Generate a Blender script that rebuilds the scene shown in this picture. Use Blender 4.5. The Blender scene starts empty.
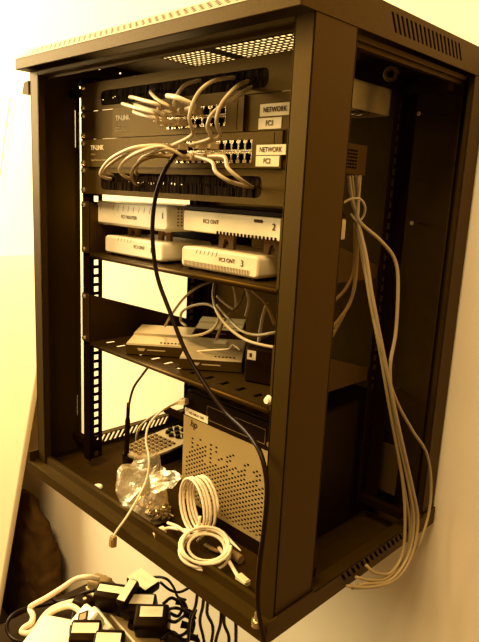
import bpy, bmesh, math, random
from mathutils import Vector, Matrix, Euler
random.seed(7)
PI = math.pi
C = bpy.context.scene.collection
SC = bpy.context.scene

# ------------------------------------------------------------------ camera
F = 602.77; CX, CY = 239.5, 321.0
CAM = Vector((1.00898, -0.50835, 0.51015))
yaw, pitch, roll = -0.7701, 0.2088, 0.0497
_f = Vector((math.sin(yaw)*math.cos(pitch), math.cos(yaw)*math.cos(pitch), -math.sin(pitch)))
_r = Vector((math.cos(yaw), -math.sin(yaw), 0)); _u = _r.cross(_f)
_c, _s = math.cos(roll), math.sin(roll)
RR, UU = _c*_r + _s*_u, -_s*_r + _c*_u
cam = bpy.data.cameras.new('camera'); co = bpy.data.objects.new('camera', cam); C.objects.link(co)
m = Matrix((RR, UU, -_f)).transposed().to_4x4(); m.translation = CAM
co.matrix_world = m
cam.sensor_fit = 'VERTICAL'; cam.sensor_height = 24.0; cam.sensor_width = 24.0*479/642
cam.lens = F/642*24.0; cam.clip_start = 0.02
SC.camera = co

# ------------------------------------------------------------------ world, lights, exposure
SC.view_settings.view_transform = 'Standard'; SC.view_settings.look = 'None'
SC.view_settings.exposure = 0.0; SC.view_settings.gamma = 1.0; SC.view_settings.use_curve_mapping = False
w = bpy.data.worlds.new('world'); SC.world = w; w.use_nodes = True
bg = w.node_tree.nodes['Background']
bg.inputs[0].default_value = (1.0, 0.66, 0.29, 1); bg.inputs[1].default_value = 0.40
def area(name, loc, target, sx, sy, power, col=(1, .80, .46)):
    l = bpy.data.lights.new(name, 'AREA'); l.shape = 'RECTANGLE'; l.size = sx; l.size_y = sy
    l.energy = power; l.color = col
    o = bpy.data.objects.new(name, l); C.objects.link(o); o.location = loc
    o.rotation_euler = (Vector(target)-Vector(loc)).to_track_quat('-Z', 'Y').to_euler()
    return o
area('window_light', (-1.9, -0.75, 1.25), (-0.1, 0.3, 0.25), 1.3, 1.5, 170, (1, .86, .50))
area('front_fill', (0.65, -1.2, 2.3), (0.45, 0.2, 0.1), 1.2, 0.6, 92, (1, .73, .37))  # added fill from above, brightens the front faces and the right wall

# ------------------------------------------------------------------ pixel -> point on a real plane
def ray(px, py): return _f + RR*((px-CX)/F) - UU*((py-CY)/F)
def aX(px, py, v): d = ray(px, py); return CAM + d*((v-CAM.x)/d.x)
def aY(px, py, v): d = ray(px, py); return CAM + d*((v-CAM.y)/d.y)
def aZ(px, py, v): d = ray(px, py); return CAM + d*((v-CAM.z)/d.z)

# ------------------------------------------------------------------ materials
MATS = {}
def mat(name, col, rough=.5, metal=0., noise=0., nscale=60., bump=0., bscale=400., spec=.5, trans=0., emis=None, coat=0.):
    if name in MATS: return MATS[name]
    mt = bpy.data.materials.new(name); mt.use_nodes = True
    nt = mt.node_tree; p = nt.nodes['Principled BSDF']
    p.inputs['Base Color'].default_value = (*col, 1); p.inputs['Roughness'].default_value = rough
    p.inputs['Metallic'].default_value = metal; p.inputs['Specular IOR Level'].default_value = spec
    p.inputs['Coat Weight'].default_value = coat
    if max(col) < .3 and not metal: p.inputs['Specular Tint'].default_value = (1, .5, .12, 1)
    if trans: p.inputs['Transmission Weight'].default_value = trans; p.inputs['IOR'].default_value = 1.2
    tc = nt.nodes.new('ShaderNodeTexCoord')
    if noise:
        n = nt.nodes.new('ShaderNodeTexNoise'); n.inputs['Scale'].default_value = nscale; n.inputs['Detail'].default_value = 6
        nt.links.new(tc.outputs['Object'], n.inputs['Vector'])
        r = nt.nodes.new('ShaderNodeValToRGB'); r.color_ramp.elements[0].position = .3; r.color_ramp.elements[1].position = .7
        r.color_ramp.elements[0].color = (*[c*(1-noise) for c in col], 1); r.color_ramp.elements[1].color = (*[min(1, c*(1+noise)) for c in col], 1)
        nt.links.new(n.outputs['Fac'], r.inputs['Fac']); nt.links.new(r.outputs['Color'], p.inputs['Base Color'])
    if bump:
        n = nt.nodes.new('ShaderNodeTexNoise'); n.inputs['Scale'].default_value = bscale; n.inputs['Detail'].default_value = 3
        nt.links.new(tc.outputs['Object'], n.inputs['Vector'])
        b = nt.nodes.new('ShaderNodeBump'); b.inputs['Strength'].default_value = bump; b.inputs['Distance'].default_value = .001
        nt.links.new(n.outputs['Fac'], b.inputs['Height']); nt.links.new(b.outputs['Normal'], p.inputs['Normal'])
    MATS[name] = mt; return mt
PAINT = mat('cabinet_paint', (.068, .036, .0040), .55, metal=.80, noise=.12, nscale=500, bump=.15, bscale=900, spec=0)
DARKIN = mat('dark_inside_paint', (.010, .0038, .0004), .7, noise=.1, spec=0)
LITSLOPEP = mat('lit_slope_paint', (.11, .065, .012), .28, noise=.1, nscale=500, spec=.9, coat=.5)  # cabinet paint made lighter and glossier so the sloping strip looks brightly lit
BACKP = mat('back_and_shaded_floor', (.035, .017, .002), .6, noise=.1, spec=0, metal=.2)
SHELFP = mat('shelf_paint', (.07, .036, .0045), .45, metal=.75, noise=.12, nscale=300, bump=.1, bscale=900, spec=.05)
PANELP = mat('panel_paint', (.072, .039, .0048), .55, metal=.7, noise=.1, nscale=400, bump=.12, bscale=900, spec=0)
SWITCHP = mat('switch_paint', (.078, .042, .0055), .5, metal=.55, noise=.08, nscale=400, bump=.08, bscale=900, spec=0)
BLACK = mat('black_plastic', (.010, .004, .0005), .42, noise=.1, spec=.06)
BLACKM = mat('black_matte', (.012, .006, .0015), .8, spec=.2)
HOLE = mat('dark_void', (.004, .0018, .0004), .9, spec=.05)
WHITE = mat('white_plastic', (.86, .75, .50), .38, noise=.03, spec=.45)
CREAM = mat('cream_plastic', (.76, .61, .34), .4, noise=.03, spec=.45)
PAPER = mat('paper_label', (.86, .70, .40), .7, noise=.04, spec=.2)
INK = mat('ink', (.05, .025, .006), .7, spec=.1)
PRINT = mat('pale_print', (.95, .78, .46), .6, spec=.2)
FAINT = mat('faint_print', (.45, .32, .13), .6, spec=.2)
STEEL = mat('bright_steel', (.85, .68, .40), .25, metal=.95)
SILVER = mat('silver_face', (.40, .27, .095), .45, metal=.25, noise=.05, nscale=500, spec=.4)
ZINC = mat('zinc_sheet', (.62, .46, .20), .5, metal=.35, noise=.15, nscale=40)
CABLE = mat('grey_cable', (.46, .34, .16), .4, noise=.04, spec=.4)
CABLEP = mat('pale_cable', (.74, .58, .34), .45, noise=.04, spec=.4)
CABLED = mat('dim_cable', (.26, .16, .045), .45, noise=.04, spec=.4)
CABLEK = mat('black_cable', (.014, .0055, .0007), .35, noise=.05, spec=.1, metal=.3)
PLUG = mat('clear_plug', (.66, .50, .25), .2, noise=.1, nscale=200, spec=.6)
WALLM = mat('wall_paint', (.84, .70, .47), .85, noise=.03, nscale=8, bump=.25, bscale=260, spec=.15)
FLOORM = mat('floor_paint', (.10, .06, .02), .6, noise=.2, nscale=15)
BOARDM = mat('board_laminate', (.60, .47, .26), .5, noise=.02, nscale=5, spec=.3)
BAGM = mat('bag_cloth', (.055, .028, .007), .85, noise=.25, nscale=30, bump=.5, bscale=120, spec=.15)
GREYP = mat('grey_plastic', (.22, .14, .05), .4, noise=.06, spec=.45)
BRUSH = mat('brush_bristle', (.020, .010, .0016), .8, spec=.06)
CARD = mat('card_brown', (.12, .065, .016), .75, noise=.1)

# ------------------------------------------------------------------ mesh builder
class MB:
    def __init__(s): s.bm = bmesh.new()
    def _mi(s, before, mi, M):
        for f in s.bm.faces[before:] if False else [f for f in s.bm.faces if f.index == -1]: f.material_index = mi
    def poly(s, pts, faces, mi=0, smooth=False, M=None):
        vs = [s.bm.verts.new(M @ Vector(p) if M else p) for p in pts]
        for f in faces:
            try:
                fc = s.bm.faces.new([vs[i] for i in f]); fc.material_index = mi; fc.smooth = smooth
            except ValueError: pass
        return vs
    def box(s, a, b, mi=0, bev=0, seg=1, M=None):
        x0, y0, z0 = a; x1, y1, z1 = b
        P = [(x0,y0,z0),(x1,y0,z0),(x1,y1,z0),(x0,y1,z0),(x0,y0,z1),(x1,y0,z1),(x1,y1,z1),(x0,y1,z1)]
        Fs = [(0,3,2,1),(4,5,6,7),(0,1,5,4),(1,2,6,5),(2,3,7,6),(3,0,4,7)]
        if not bev: s.poly(P, Fs, mi, M=M); return s
        t = bmesh.new(); vs = [t.verts.new(p) for p in P]
        for f in Fs: t.faces.new([vs[i] for i in f])
        bmesh.ops.bevel(t, geom=t.edges[:], offset=bev, segments=seg, affect='EDGES', profile=.5)
        t.verts.index_update()
        s.poly([v.co.copy() for v in t.verts], [[v.index for v in f.verts] for f in t.faces], mi, seg > 1, M); t.free(); return s
    def prism(s, pts, ax, a, b, mi=0, smooth=False, M=None):
        # polygon pts (2-D) extruded along axis ax from a to b
        def mk(p, v): return (v, p[0], p[1]) if ax == 0 else (p[0], v, p[1]) if ax == 1 else (p[0], p[1], v)
        n = len(pts); P = [mk(p, a) for p in pts]+[mk(p, b) for p in pts]
        Fs = [tuple(range(n))[::-1], tuple(range(n, 2*n))]
        s.poly(P, Fs, mi, False, M)
        s.poly(P, [(i, (i+1) % n, n+(i+1) % n, n+i) for i in range(n)], mi, smooth, M); return s
    def cyl(s, c, ax, r, h, n=16, mi=0, r2=None, M=None):
        c = Vector(c); d = Vector(ax).normalized(); q = d.to_track_quat('Z', 'Y').to_matrix()
        r2 = r if r2 is None else r2
        A = [c+q @ Vector((r*math.cos(2*PI*i/n), r*math.sin(2*PI*i/n), 0)) for i in range(n)]
        B = [c+d*h+q @ Vector((r2*math.cos(2*PI*i/n), r2*math.sin(2*PI*i/n), 0)) for i in range(n)]
        s.poly(A+B, [(i, (i+1) % n, n+(i+1) % n, n+i) for i in range(n)], mi, True, M)
        s.poly(A, [tuple(range(n))[::-1]], mi, M=M); s.poly(B, [tuple(range(n))], mi, M=M); return s
    def ring(s, c, ax, R, r, n=24, k=8, mi=0, M=None):
        c = Vector(c); q = Vector(ax).normalized().to_track_quat('Z', 'Y').to_matrix()
        P = []
        for i in range(n):
            a = 2*PI*i/n
            for j in range(k):
                b = 2*PI*j/k; P.append(c+q @ Vector(((R+r*math.cos(b))*math.cos(a), (R+r*math.cos(b))*math.sin(a), r*math.sin(b))))
        s.poly(P, [(i*k+j, ((i+1) % n)*k+j, ((i+1) % n)*k+(j+1) % k, i*k+(j+1) % k) for i in range(n) for j in range(k)], mi, True, M); return s
    def tube(s, pts, r, n=8, mi=0, step=6, raw=False, closed=False):
        pts = [Vector(p) for p in pts]
        P = pts if raw else spline(pts, step)
        N = len(P); up = None; V = []
        for i in range(N):
            t = (P[min(i+1, N-1)]-P[max(i-1, 0)])
            if t.length < 1e-9: t = Vector((0, 0, 1))
            t.normalize()
            if up is None:
                up = t.orthogonal().normalized()
            else:
                up = (up-t*up.dot(t)); up = up.normalized() if up.length > 1e-6 else t.orthogonal().normalized()
            sd = t.cross(up); rr = r(i/(N-1)) if callable(r) else r
            for j in range(n):
                a = 2*PI*j/n; V.append(P[i]+up*(rr*math.cos(a))+sd*(rr*math.sin(a)))
        Fs = [(i*n+j, i*n+(j+1) % n, (i+1)*n+(j+1) % n, (i+1)*n+j) for i in range(N-1) for j in range(n)]
        vs = s.poly(V, Fs, mi, True)
        for e in (vs[:n][::-1], vs[-n:]):
            try: f = s.bm.faces.new(e); f.material_index = mi
            except ValueError: pass
        return s
    def holes(s, o, u, v, nu, nv, hole, d, hf=(.25, .75, .25, .75), mi=0, M=None):
        # plate of nu x nv cells from corner o along u and v; hole(i,j)-> True, cut through to depth d
        o, u, v, d = Vector(o), Vector(u), Vector(v), Vector(d)
        a0, a1, b0, b1 = hf
        for i in range(nu):
            for j in range(nv):
                q = o+u*i+v*j; cs = [q, q+u, q+u+v, q+v]
                h = hole(i, j)
                if not h: s.poly(cs, [(0, 1, 2, 3)], mi, M=M); continue
                if h is True:
                    sh = 0
                ins = [q+u*a0+v*b0, q+u*a1+v*b0, q+u*a1+v*b1, q+u*a0+v*b1]
                dn = [p+d for p in ins]
                s.poly(cs+ins+dn, [(0,1,5,4),(1,2,6,5),(2,3,7,6),(3,0,4,7),(4,5,9,8),(5,6,10,9),(6,7,11,10),(7,4,8,11)], mi, M=M)
        return s
    def build(s, name, mats, parent=None, world=True, fix=True):
        if fix: bmesh.ops.recalc_face_normals(s.bm, faces=s.bm.faces[:])
        me = bpy.data.meshes.new(name); s.bm.to_mesh(me); s.bm.free()
        for m_ in (mats if isinstance(mats, (list, tuple)) else [mats]): me.materials.append(m_)
        return link(name, me, parent, world)
def rootmat(o):
    M = Matrix.LocRotScale(o.location, o.rotation_euler, None)
    return rootmat(o.parent) @ o.matrix_parent_inverse @ M if o.parent else M
def link(name, me, parent=None, world=True):
    o = bpy.data.objects.new(name, me); C.objects.link(o)
    if parent:
        o.parent = parent
        if world: o.matrix_parent_inverse = rootmat(parent).inverted()
    return o
def spline(pts, step=6):
    if len(pts) < 3:
        return [pts[0].lerp(pts[-1], i/step) for i in range(step+1)]
    Q = [pts[0]*2-pts[1]]+pts+[pts[-1]*2-pts[-2]]; out = []
    for i in range(1, len(Q)-2):
        p0, p1, p2, p3 = Q[i-1:i+3]
        # centripetal-ish: limit tangents to avoid overshoot
        d = (p2-p1).length
        m1 = (p2-p0); m2 = (p3-p1)
        m1 = m1.normalized()*min(m1.length*.5, d*1.2) if m1.length else m1
        m2 = m2.normalized()*min(m2.length*.5, d*1.2) if m2.length else m2
        for k in range(step):
            t = k/step; t2, t3 = t*t, t*t*t
            out.append(p1*(2*t3-3*t2+1)+m1*(t3-2*t2+t)+p2*(-2*t3+3*t2)+m2*(t3-t2))
    out.append(pts[-1]); return out
def tag(o, label=None, cat=None, group=None, kind=None):
    for k, v in (('label', label), ('category', cat), ('group', group), ('kind', kind)):
        if v: o[k] = v
    return o
def thing(name, label, cat, loc=(0, 0, 0), group=None, rot=(0, 0, 0)):
    o = bpy.data.objects.new(name, None); C.objects.link(o); o.location = loc; o.rotation_euler = rot
    o.empty_display_size = .02
    return tag(o, label, cat, group)
def text(name, s, size, M, mt, parent, world=True, ext=.00015, sx=1.0, center=False):
    cu = bpy.data.curves.new(name, 'FONT'); cu.body = s; cu.size = size; cu.extrude = ext; cu.offset = size*(.02 if name == 'lettering' else .006)
    if center: cu.align_x = 'CENTER'; cu.align_y = 'CENTER'
    t = bpy.data.objects.new(name, cu); C.objects.link(t)
    bpy.context.view_layer.update()
    me = bpy.data.meshes.new_from_object(t.evaluated_get(bpy.context.evaluated_depsgraph_get()))
    bpy.data.objects.remove(t); bpy.data.curves.remove(cu)
    me.transform(M @ Matrix.Diagonal((sx, 1, 1, 1))); me.materials.clear(); me.materials.append(mt); me.name = name
    return link(name, me, parent, world)
def front(x, y, z): return Matrix.Translation((x, y-.0004, z)) @ Matrix.Rotation(PI/2, 4, 'X')
def rrect(x0, z0, x1, z1, r, n=5):
    out = []
    for cx, cz, a in ((x1-r, z0+r, -PI/2), (x1-r, z1-r, 0), (x0+r, z1-r, PI/2), (x0+r, z0+r, PI)):
        for k in range(n+1): out.append((cx+r*math.cos(a+PI/2*k/n), cz+r*math.sin(a+PI/2*k/n)))
    return out
def plate_hole(mb, outer, inner, y0, y1, mi=0):
    # plate in XZ between y0 and y1 with a hole; outer & inner have equal point counts
    n = len(outer); P = [(x, y, z) for y in (y0, y1) for L in (outer, inner) for x, z in L]
    Fs = []
    for i in range(n):
        j = (i+1) % n
        Fs += [(i, j, n+j, n+i), (2*n+i, 2*n+j, 3*n+j, 3*n+i), (i, j, 2*n+j, 2*n+i), (n+i, n+j, 3*n+j, 3*n+i)]
    mb.poly(P, Fs, mi)

# ================================================================== SETTING
D = .41; WALLY = .416; FLZ = -1.0
mb = MB(); mb.box((-3.2, WALLY, FLZ), (2.6, WALLY+.1, 2.6)); tag(mb.build('wall_back', WALLM), kind='structure')
mb = MB(); mb.box((-3.2, -3.0, FLZ-.1), (2.6, WALLY+.1, FLZ)); tag(mb.build('floor', FLOORM), kind='structure')

# ================================================================== CABINET
W = .6
cab = thing('network_cabinet', 'dark open-sided wall-mounted network cabinet full of switches and cables', 'cabinet', (.3, .2, -.025))
TF = -.016           # floor of the tray
# lid: slotted side skirts, front skirt, sloping perforated front, top plate with two perforated fields
def slotted_side(mb, x0, x1, ya, yb, z0, z1, sa, sb, za, zb, n, slant):
    # upright plate between x0 and x1, with n slanted slots from y=sa..sb, z=za..zb
    mb.box((x0, ya, z0), (x1, yb, za)); mb.box((x0, ya, zb), (x1, yb, z1))
    p = (sb-sa)/n; wd = p*.5
    def par(y0, y1, y2, y3): mb.prism([(y0, za), (y1, za), (y2, zb), (y3, zb)], 0, x0, x1)
    par(ya, sa+slant, sa, ya)
    for i in range(n):
        a = sa+p*i+wd; b = sa+p*(i+1) if i < n-1 else yb
        par(a+slant, b+slant if i < n-1 else yb, b, a)
mb = MB()
LB, LM, LT = .690, .7065, .728
slotted_side(mb, .599, .601, .004, D, LB+.001, LT, .135, .315, .701, .721, 17, .012)
mb.box((-.001, .004, LB+.001), (.001, D, .7165)); mb.box((-.001, .004, .7195), (.001, D, LT))
mb.holes((0, .004, .7165), (0, (D-.004)/36, 0), (0, 0, .003), 36, 1, lambda i, j: i in (11, 15, 18, 25), (.001, 0, 0), (.3, .65, .05, .95))
mb.box((-.001, -.025, LB), (.601, -.022, LM), bev=.0008)
mb.box((0, D-.002, LB), (W, D, LT))
for a_ in (-.001, .599): mb.prism([(-.0225, LB+.001), (.004, LB+.001), (.004, LT-.0002), (-.0225, LM+.0016)], 0, a_, a_+.002)
mb.box((-.001, -.022, LB), (.03, .0, LB+.002)); 
lid = mb.build('lid', PAINT, cab)
mb = MB()   # sloping front strip with two rows of staggered holes
sl = Vector((0, .029, LT-LM)); o0 = Vector((-.001, -.025, LM))
mb.poly([o0, o0+Vector((.602, 0, 0)), o0+Vector((.602, 0, 0))+sl*.2, o0+sl*.2], [(0, 1, 2, 3)])
mb.poly([o0+sl*.84, o0+sl*.84+Vector((.602, 0, 0)), o0+sl+Vector((.602, 0, 0)), o0+sl], [(0, 1, 2, 3)])
mb.holes(o0+sl*.2, (.602/86, 0, 0), sl*.16, 86, 4, lambda i, j: (i+j) % 2 == 0 and 4 < i < 82, (0, .001, -.0015), (.1, .8, .1, .9))
mb.build('sloping_grille', LITSLOPEP, lid)
mb = MB()
mx0, my0, cx_, cy_ = .140, .128, .0120, .0115
mb.box((0, .004, LT-.002), (W, my0, LT)); mb.box((0, my0+cy_*11, LT-.002), (W, D, LT))
mb.box((0, my0, LT-.002), (mx0, my0+cy_*11, LT)); mb.box((mx0+cx_*26, my0, LT-.002), (W, my0+cy_*11, LT))
mb.holes((mx0, my0, LT-.001), (cx_, 0, 0), (0, cy_, 0), 26, 11, lambda i, j: i not in (9, 10), (0, 0, -.001), (.10, .90, .16, .84))
mb.build('perforated_top', PAINT, lid)
# upper frame bars under the lid
mb = MB()
mb.box((.027, .0, .684), (.573, .004, .69)); mb.box((.027, .0, .6835), (.573, .018, .685)); mb.box((.03, .015, .680), (.57, .018, .685))
mb.build('top_bar', PAINT, cab)
for x0, x1 in ((.012, .032), (.568, .588)):
    mb = MB(); mb.box((x0, .075, .684), (x1, D-.04, .690)); mb.box((x0+.006, .075, .679), (x1-.006, D-.04, .684)); mb.build('side_bar', PAINT, cab)
# tray
mb = MB()
mb.box((0, .008, TF-.002), (W, D, TF)); mb.build('tray_floor', BACKP, cab); mb = MB()  # floor coloured darker than the cabinet paint to stand for shade inside
mb.box((-.004, -.018, -.025), (.604, -.016, -.005), bev=.0006)
mb.box((-.004, -.018, -.007), (.604, .004, -.005), bev=.0006)
mb.box((.026, .002, -.006), (.574, .004, .008), bev=.0005); mb.box((.026, .002, .006), (.574, .012, .008), bev=.0005)
mb.box((.026, .010, TF), (.574, .012, .008))
mb.box((0, D-.002, -.025), (W, D, .012))
slotted_side(mb, .602, .604, -.016, D, -.025, .005, .135, .325, -.0125, .0005, 16, .010)
slotted_side(mb, -.004, -.002, -.016, D, -.025, .014, .135, .325, -.010, .008, 16, -.012)
mb.box((.585, .075, .002), (.604, D-.04, .004)); mb.box((.0, .09, .012), (.010, D-.04, .014))
mb.build('tray', PAINT, cab)
mb = MB(); mb.cyl((.5, .006, -.0), (0, 0, 1), .004, .003, 10); mb.bm.clear()
mb.cyl((.590, -.020, .004), (0, 0, 1), .0045, .010, 12, r2=.003); mb.cyl((.590, -.020, -.004), (0, 0, 1), .0065, .008, 12)
mb.build('hinge_pin', STEEL, cab)
mb = MB(); mb.cyl((.0, -.0085, -.0049), (0, 0, 1), .0022, .0004, 10); mb.build('screw_hole', HOLE, cab)
# corner posts
def post(right, back):
    mb = MB(); t = .002
    X = (lambda a: W-a) if right else (lambda a: a)
    Y = (lambda a: D-a) if back else (lambda a: a)
    def bx(x0, y0, z0, x1, y1, z1, bev=0):
        xa, xb = sorted((X(x0), X(x1))); ya, yb = sorted((Y(y0), Y(y1))); mb.box((xa, ya, z0), (xb, yb, z1), bev=bev)
    wf, ds = (.0265, .075) if not back else (.03, .04)
    z0, z1 = -.005, .691
    bx(0, 0, z0, wf, t, z1, .0006)
    if back: bx(0, 0, z0, t, ds, z1, .0006)
    else:
        if not right: ds = .0885
        sl = [(.560, .655)] if right else [(.065, .107), (.576, .640)]
        if right: bx(0, 0, z0, t, ds, z1, .0006)
        else:
            bx(0, 0, z0, t, ds-.006, z1); bx(0, ds-.0045, z0, t, ds, z1)
            for a, b in ((z0, .065), (.107, .576), (.640, z1)): bx(0, ds-.006, a, t, ds-.0045, b)
    bx(wf-t, 0, z0, wf, .012, z1); bx(0, ds-t, z0, .008, ds, z1)
    mb.build('corner_post', PAINT, cab)
for r_ in (0, 1):
    for b_ in (0, 1): post(r_, b_)
mb = MB(); mb.box((.004, D-.003, -.02), (W-.004, D-.001, LT-.003)); mb.build('back_panel', BACKP, cab)
# rack rails with square holes
def rail(right, yfront, depth_sign):
    mb = MB(); X = (lambda a: W-a) if right else (lambda a: a)
    n = 43; p = .01588; z0 = .004
    xa, xb = sorted((X(.0565), X(.0785)))
    mb.box((xa, min(yfront, yfront+.002*depth_sign), z0-.004), (xb, max(yfront, yfront+.002*depth_sign), z0+n*p))
    xs = X(.0785)
    y0 = yfront if depth_sign > 0 else yfront-.026
    mb.holes((xs, y0, z0), (0, .026, 0), (0, 0, p), 1, n, lambda i, j: True, (-.0016 if not right else .0016, 0, 0), (.34, .70, .19, .81))
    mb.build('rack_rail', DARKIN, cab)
for r_ in (0, 1):
    rail(r_, .0645, 1); rail(r_, .318, -1)
    for z in (.02, .66):
        xa, xb = (.002, .0785) if not r_ else (W-.0785, W-.002)
        for y in (.072, .300):
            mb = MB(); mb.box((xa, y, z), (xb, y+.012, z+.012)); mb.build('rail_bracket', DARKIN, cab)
# small hinge tab at upper left, bolts inside on the right
p = aY(25.5, 90, .0); mb = MB(); mb.prism([(p.x-.011, p.z-.006), (p.x+.012, p.z-.008), (p.x+.012, p.z+.014), (p.x-.004, p.z+.012)], 1, -.001, .014); mb.build('hinge_tab', CARD, cab)
for px, py in ((421, 91), (420, 114), (413, 223), (393, 390)):
    p = aY(px, py, D-.02); mb = MB(); mb.cyl(p, (0, -1, 0), .0038, .004, 6); mb.cyl(p+Vector((0, .018, 0)), (0, -1, 0), .002, .018, 8); mb.build('bolt', STEEL, cab)
# fan under the lid
fan = thing('cooling_fan', 'square metal cooling fan hanging under the cabinet lid at the back', 'fan', (.46, .30, .638))
mb = MB()
for a, b in (((.36, .228, .638), (.48, .230, .676)), ((.36, .346, .638), (.48, .348, .676)), ((.36, .228, .638), (.362, .348, .676)), ((.478, .228, .638), (.48, .348, .676))): mb.box(a, b)
mb.box((.36, .228, .675), (.48, .348, .677))
mb.build('housing', ZINC, fan)
mb = MB(); mb.ring((.42, .288, .643), (0, 0, 1), .052, .003); mb.ring((.42, .288, .640), (0, 0, 1), .034, .0015); mb.ring((.42, .288, .640), (0, 0, 1), .046, .0015); mb.build('finger_guard', STEEL, fan)
mb = MB(); mb.cyl((.42, .288, .645), (0, 0, 1), .02, .03, 16); mb.build('hub', BLACK, fan)
for k in range(7):
    M = Matrix.Translation((.42, .288, .658)) @ Matrix.Rotation(2*PI*k/7, 4, 'Z') @ Matrix.Rotation(.6, 4, 'X')
    mb = MB(); mb.box((.018, -.012, -.001), (.049, .012, .001), M=M); mb.build('blade', BLACK, fan)
for q_ in ((.362, .23), (.478, .23), (.362, .346), (.478, .346)):
    mb = MB(); mb.cyl((q_[0], q_[1], .676), (0, 0, 1), .003, .050, 8); mb.build('hanger', BLACK, fan)
p = aY(391, 74, .30); mb = MB(); mb.ring(p, (.4, -1, .1), .0085, .0032, 16, 8)
tag(mb.build('cable_grommet', CARD), 'small brown ring hanging behind the right front post near the top', 'ring')

# ================================================================== RACK PANELS, SWITCHES
PY = .0625
def screw(x, z, parent, y=PY-.002):
    mb = MB(); mb.cyl((x, y, z), (0, -1, 0), .0046, .0032, 12, r2=.0034); mb.box((x-.003, y-.0036, z-.0006), (x+.003, y-.0031, z+.0006)); mb.build('screw', STEEL, parent)
def cable_panel(label, z0, sx0, sx1, sz0, sz1):
    t = thing('cable_entry_panel', label, 'rack panel', (.3, PY, z0), 'brush cable panels')
    z1 = z0+.0437
    mb = MB(); n = 5
    inn = rrect(sx0, sz0, sx1, sz1, .008, n); out = []
    cs = [(.541, z0), (.541, z1), (.059, z1), (.059, z0)]
    for c in cs: out += [c]*(n+1)
    plate_hole(mb, out, inn, PY-.002, PY)
    bmesh.ops.remove_doubles(mb.bm, verts=mb.bm.verts[:], dist=1e-6)
    mb.build('panel', PANELP, t)
    for side in (0, 1):
        mb = MB(); mid = (sz0+sz1)/2; k = 210
        for i in range(k):
            x = sx0+(sx1-sx0)*(i+.5)/k; j = random.uniform(-.0012, .0012); e = mid+random.uniform(-.003, .003)
            a, b = (sz0-.002, e) if side == 0 else (e, sz1+.002)
            mb.box((x-.0011+j, PY+.001, a), (x+.0009+j, PY+.003+abs(j), b))
        tag(mb.build('bristle_strip', BRUSH, t), kind='stuff')
    for x in (.0665, .5335):
        for dz in (.0063, .0380): screw(x, z0+dz, t)
    return t
cable_panel('dark brush panel at the top of the rack with cables coming out', .6315, .120, .486, .6375, .6605)
cable_panel('dark brush panel below the lower network switch', .4968, .120, .484, .5050, .5320)

def port_mesh(w, h):
    mb = MB(); t = .0011; nw = w*.22
    mb.box((-w/2, 0, -h/2), (-w/2+t, .0015, h/2)); mb.box((w/2-t, 0, -h/2), (w/2, .0015, h/2))
    mb.box((-w/2, 0, h/2-t*1.6), (w/2, .0015, h/2))
    mb.box((-w/2, 0, -h/2), (-nw, .0015, -h/2+h*.26)); mb.box((nw, 0, -h/2), (w/2, .0015, -h/2+h*.26))
    for s_ in (-1, 1): mb.prism([(s_*w/2, -h/2+h*.26), (s_*w*.30, -h/2+h*.26), (s_*w/2, -h/2+h*.42)], 1, 0, .0015)
    mb.box((-w/2+t, .006, -h/2), (w/2-t, .0065, h/2), 1)
    for s_ in (-1, 1): mb.box((s_*w/2-.0004, .0015, -h/2), (s_*w/2+.0004, .0065, h/2), 1)
    mb.box((-w/2, .0015, h/2-.0004), (w/2, .0065, h/2), 1); mb.box((-nw, .0015, -h/2), (nw, .0065, -h/2+.0004), 1)
    for k in range(6): mb.box((-w*.28+k*w*.1, .003, h*.30), (-w*.28+k*w*.1+.0004, .006, h*.42), 0)
    bmesh.ops.recalc_face_normals(mb.bm, faces=mb.bm.faces[:])
    me = bpy.data.meshes.new('port'); mb.bm.to_mesh(me); mb.bm.free(); me.materials.append(STEEL); me.materials.append(HOLE); return me
PORTX = {}
def switch(label, x0, x1, z0, px0, px1, pz0, pz1, ncol, dep, ear_l, ear_r, key):
    t = thing('network_switch', label, 'network switch', ((x0+x1)/2, PY, z0), 'rack network switches')
    z1 = z0+.0440
    mb = MB()
    mb.box((x0+.002, PY+.002, z0+.001), (x1-.002, PY+dep, z1-.001), bev=.001)
    body = mb.build('body', SWITCHP, t)
    mb = MB(); yf = PY-.006
    for a, b in (((x0, z0), (px0, z1)), ((px1, z0), (x1, z1)), ((px0, z0), (px1, pz0)), ((px0, pz1), (px1, z1))):
        mb.box((a[0], yf, a[1]), (b[0], PY+.0019, b[1]))
    mb.build('front_plate', SWITCHP, t)
    for nm, ex in (('left', ear_l), ('right', ear_r)):
        mb = MB(); a, b = ex
        mb.box((a, PY-.002, z0), (b, PY, z1), bev=.0004)
        mb.build('mounting_ear', PANELP, t)
    for x in (.0665, .5335):
        for dz in (.0063, .0380): screw(x, z0+dz, t)
    mb = MB(); mb.box((px0, PY+.0008, pz0), (px1, PY+.0018, pz1)); mb.build('port_backing', HOLE, t)
    w_ = (px1-px0)/ncol; h_ = (pz1-pz0)/2
    me = port_mesh(w_*.97, h_*.95)
    for r in (0, 1):
        for c in range(ncol):
            o = link('port', me, t); o.location = (px0+w_*(c+.5), yf, pz0+h_*(r+.5))
            o.rotation_euler = (0, PI if r == 1 else 0, 0)
            PORTX[key, r, c] = (o.location.x, yf, o.location.z)
    # status lamp legends
    mb = MB()
    for r in range(3):
        for k in range(4): 
            if random.random() < .8: mb.box((px0-.048+k*.008, yf-.0002, z0+.020+r*.006), (px0-.0445+k*.008, yf, z0+.0215+r*.006))
    mb.build('indicator_legend', PRINT, t)
    return t, yf
s1, yf = switch('upper of the two black rack switches, narrower, with long mounting ears', .160, .450, .5866, .297, .418, .5945, .6215, 8, .18, (.059, .160), (.450, .541), 'a')
text('lettering', 'TP-LINK', .0105, front(.1685, yf, .6120), PRINT, s1, sx=1.0)
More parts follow.
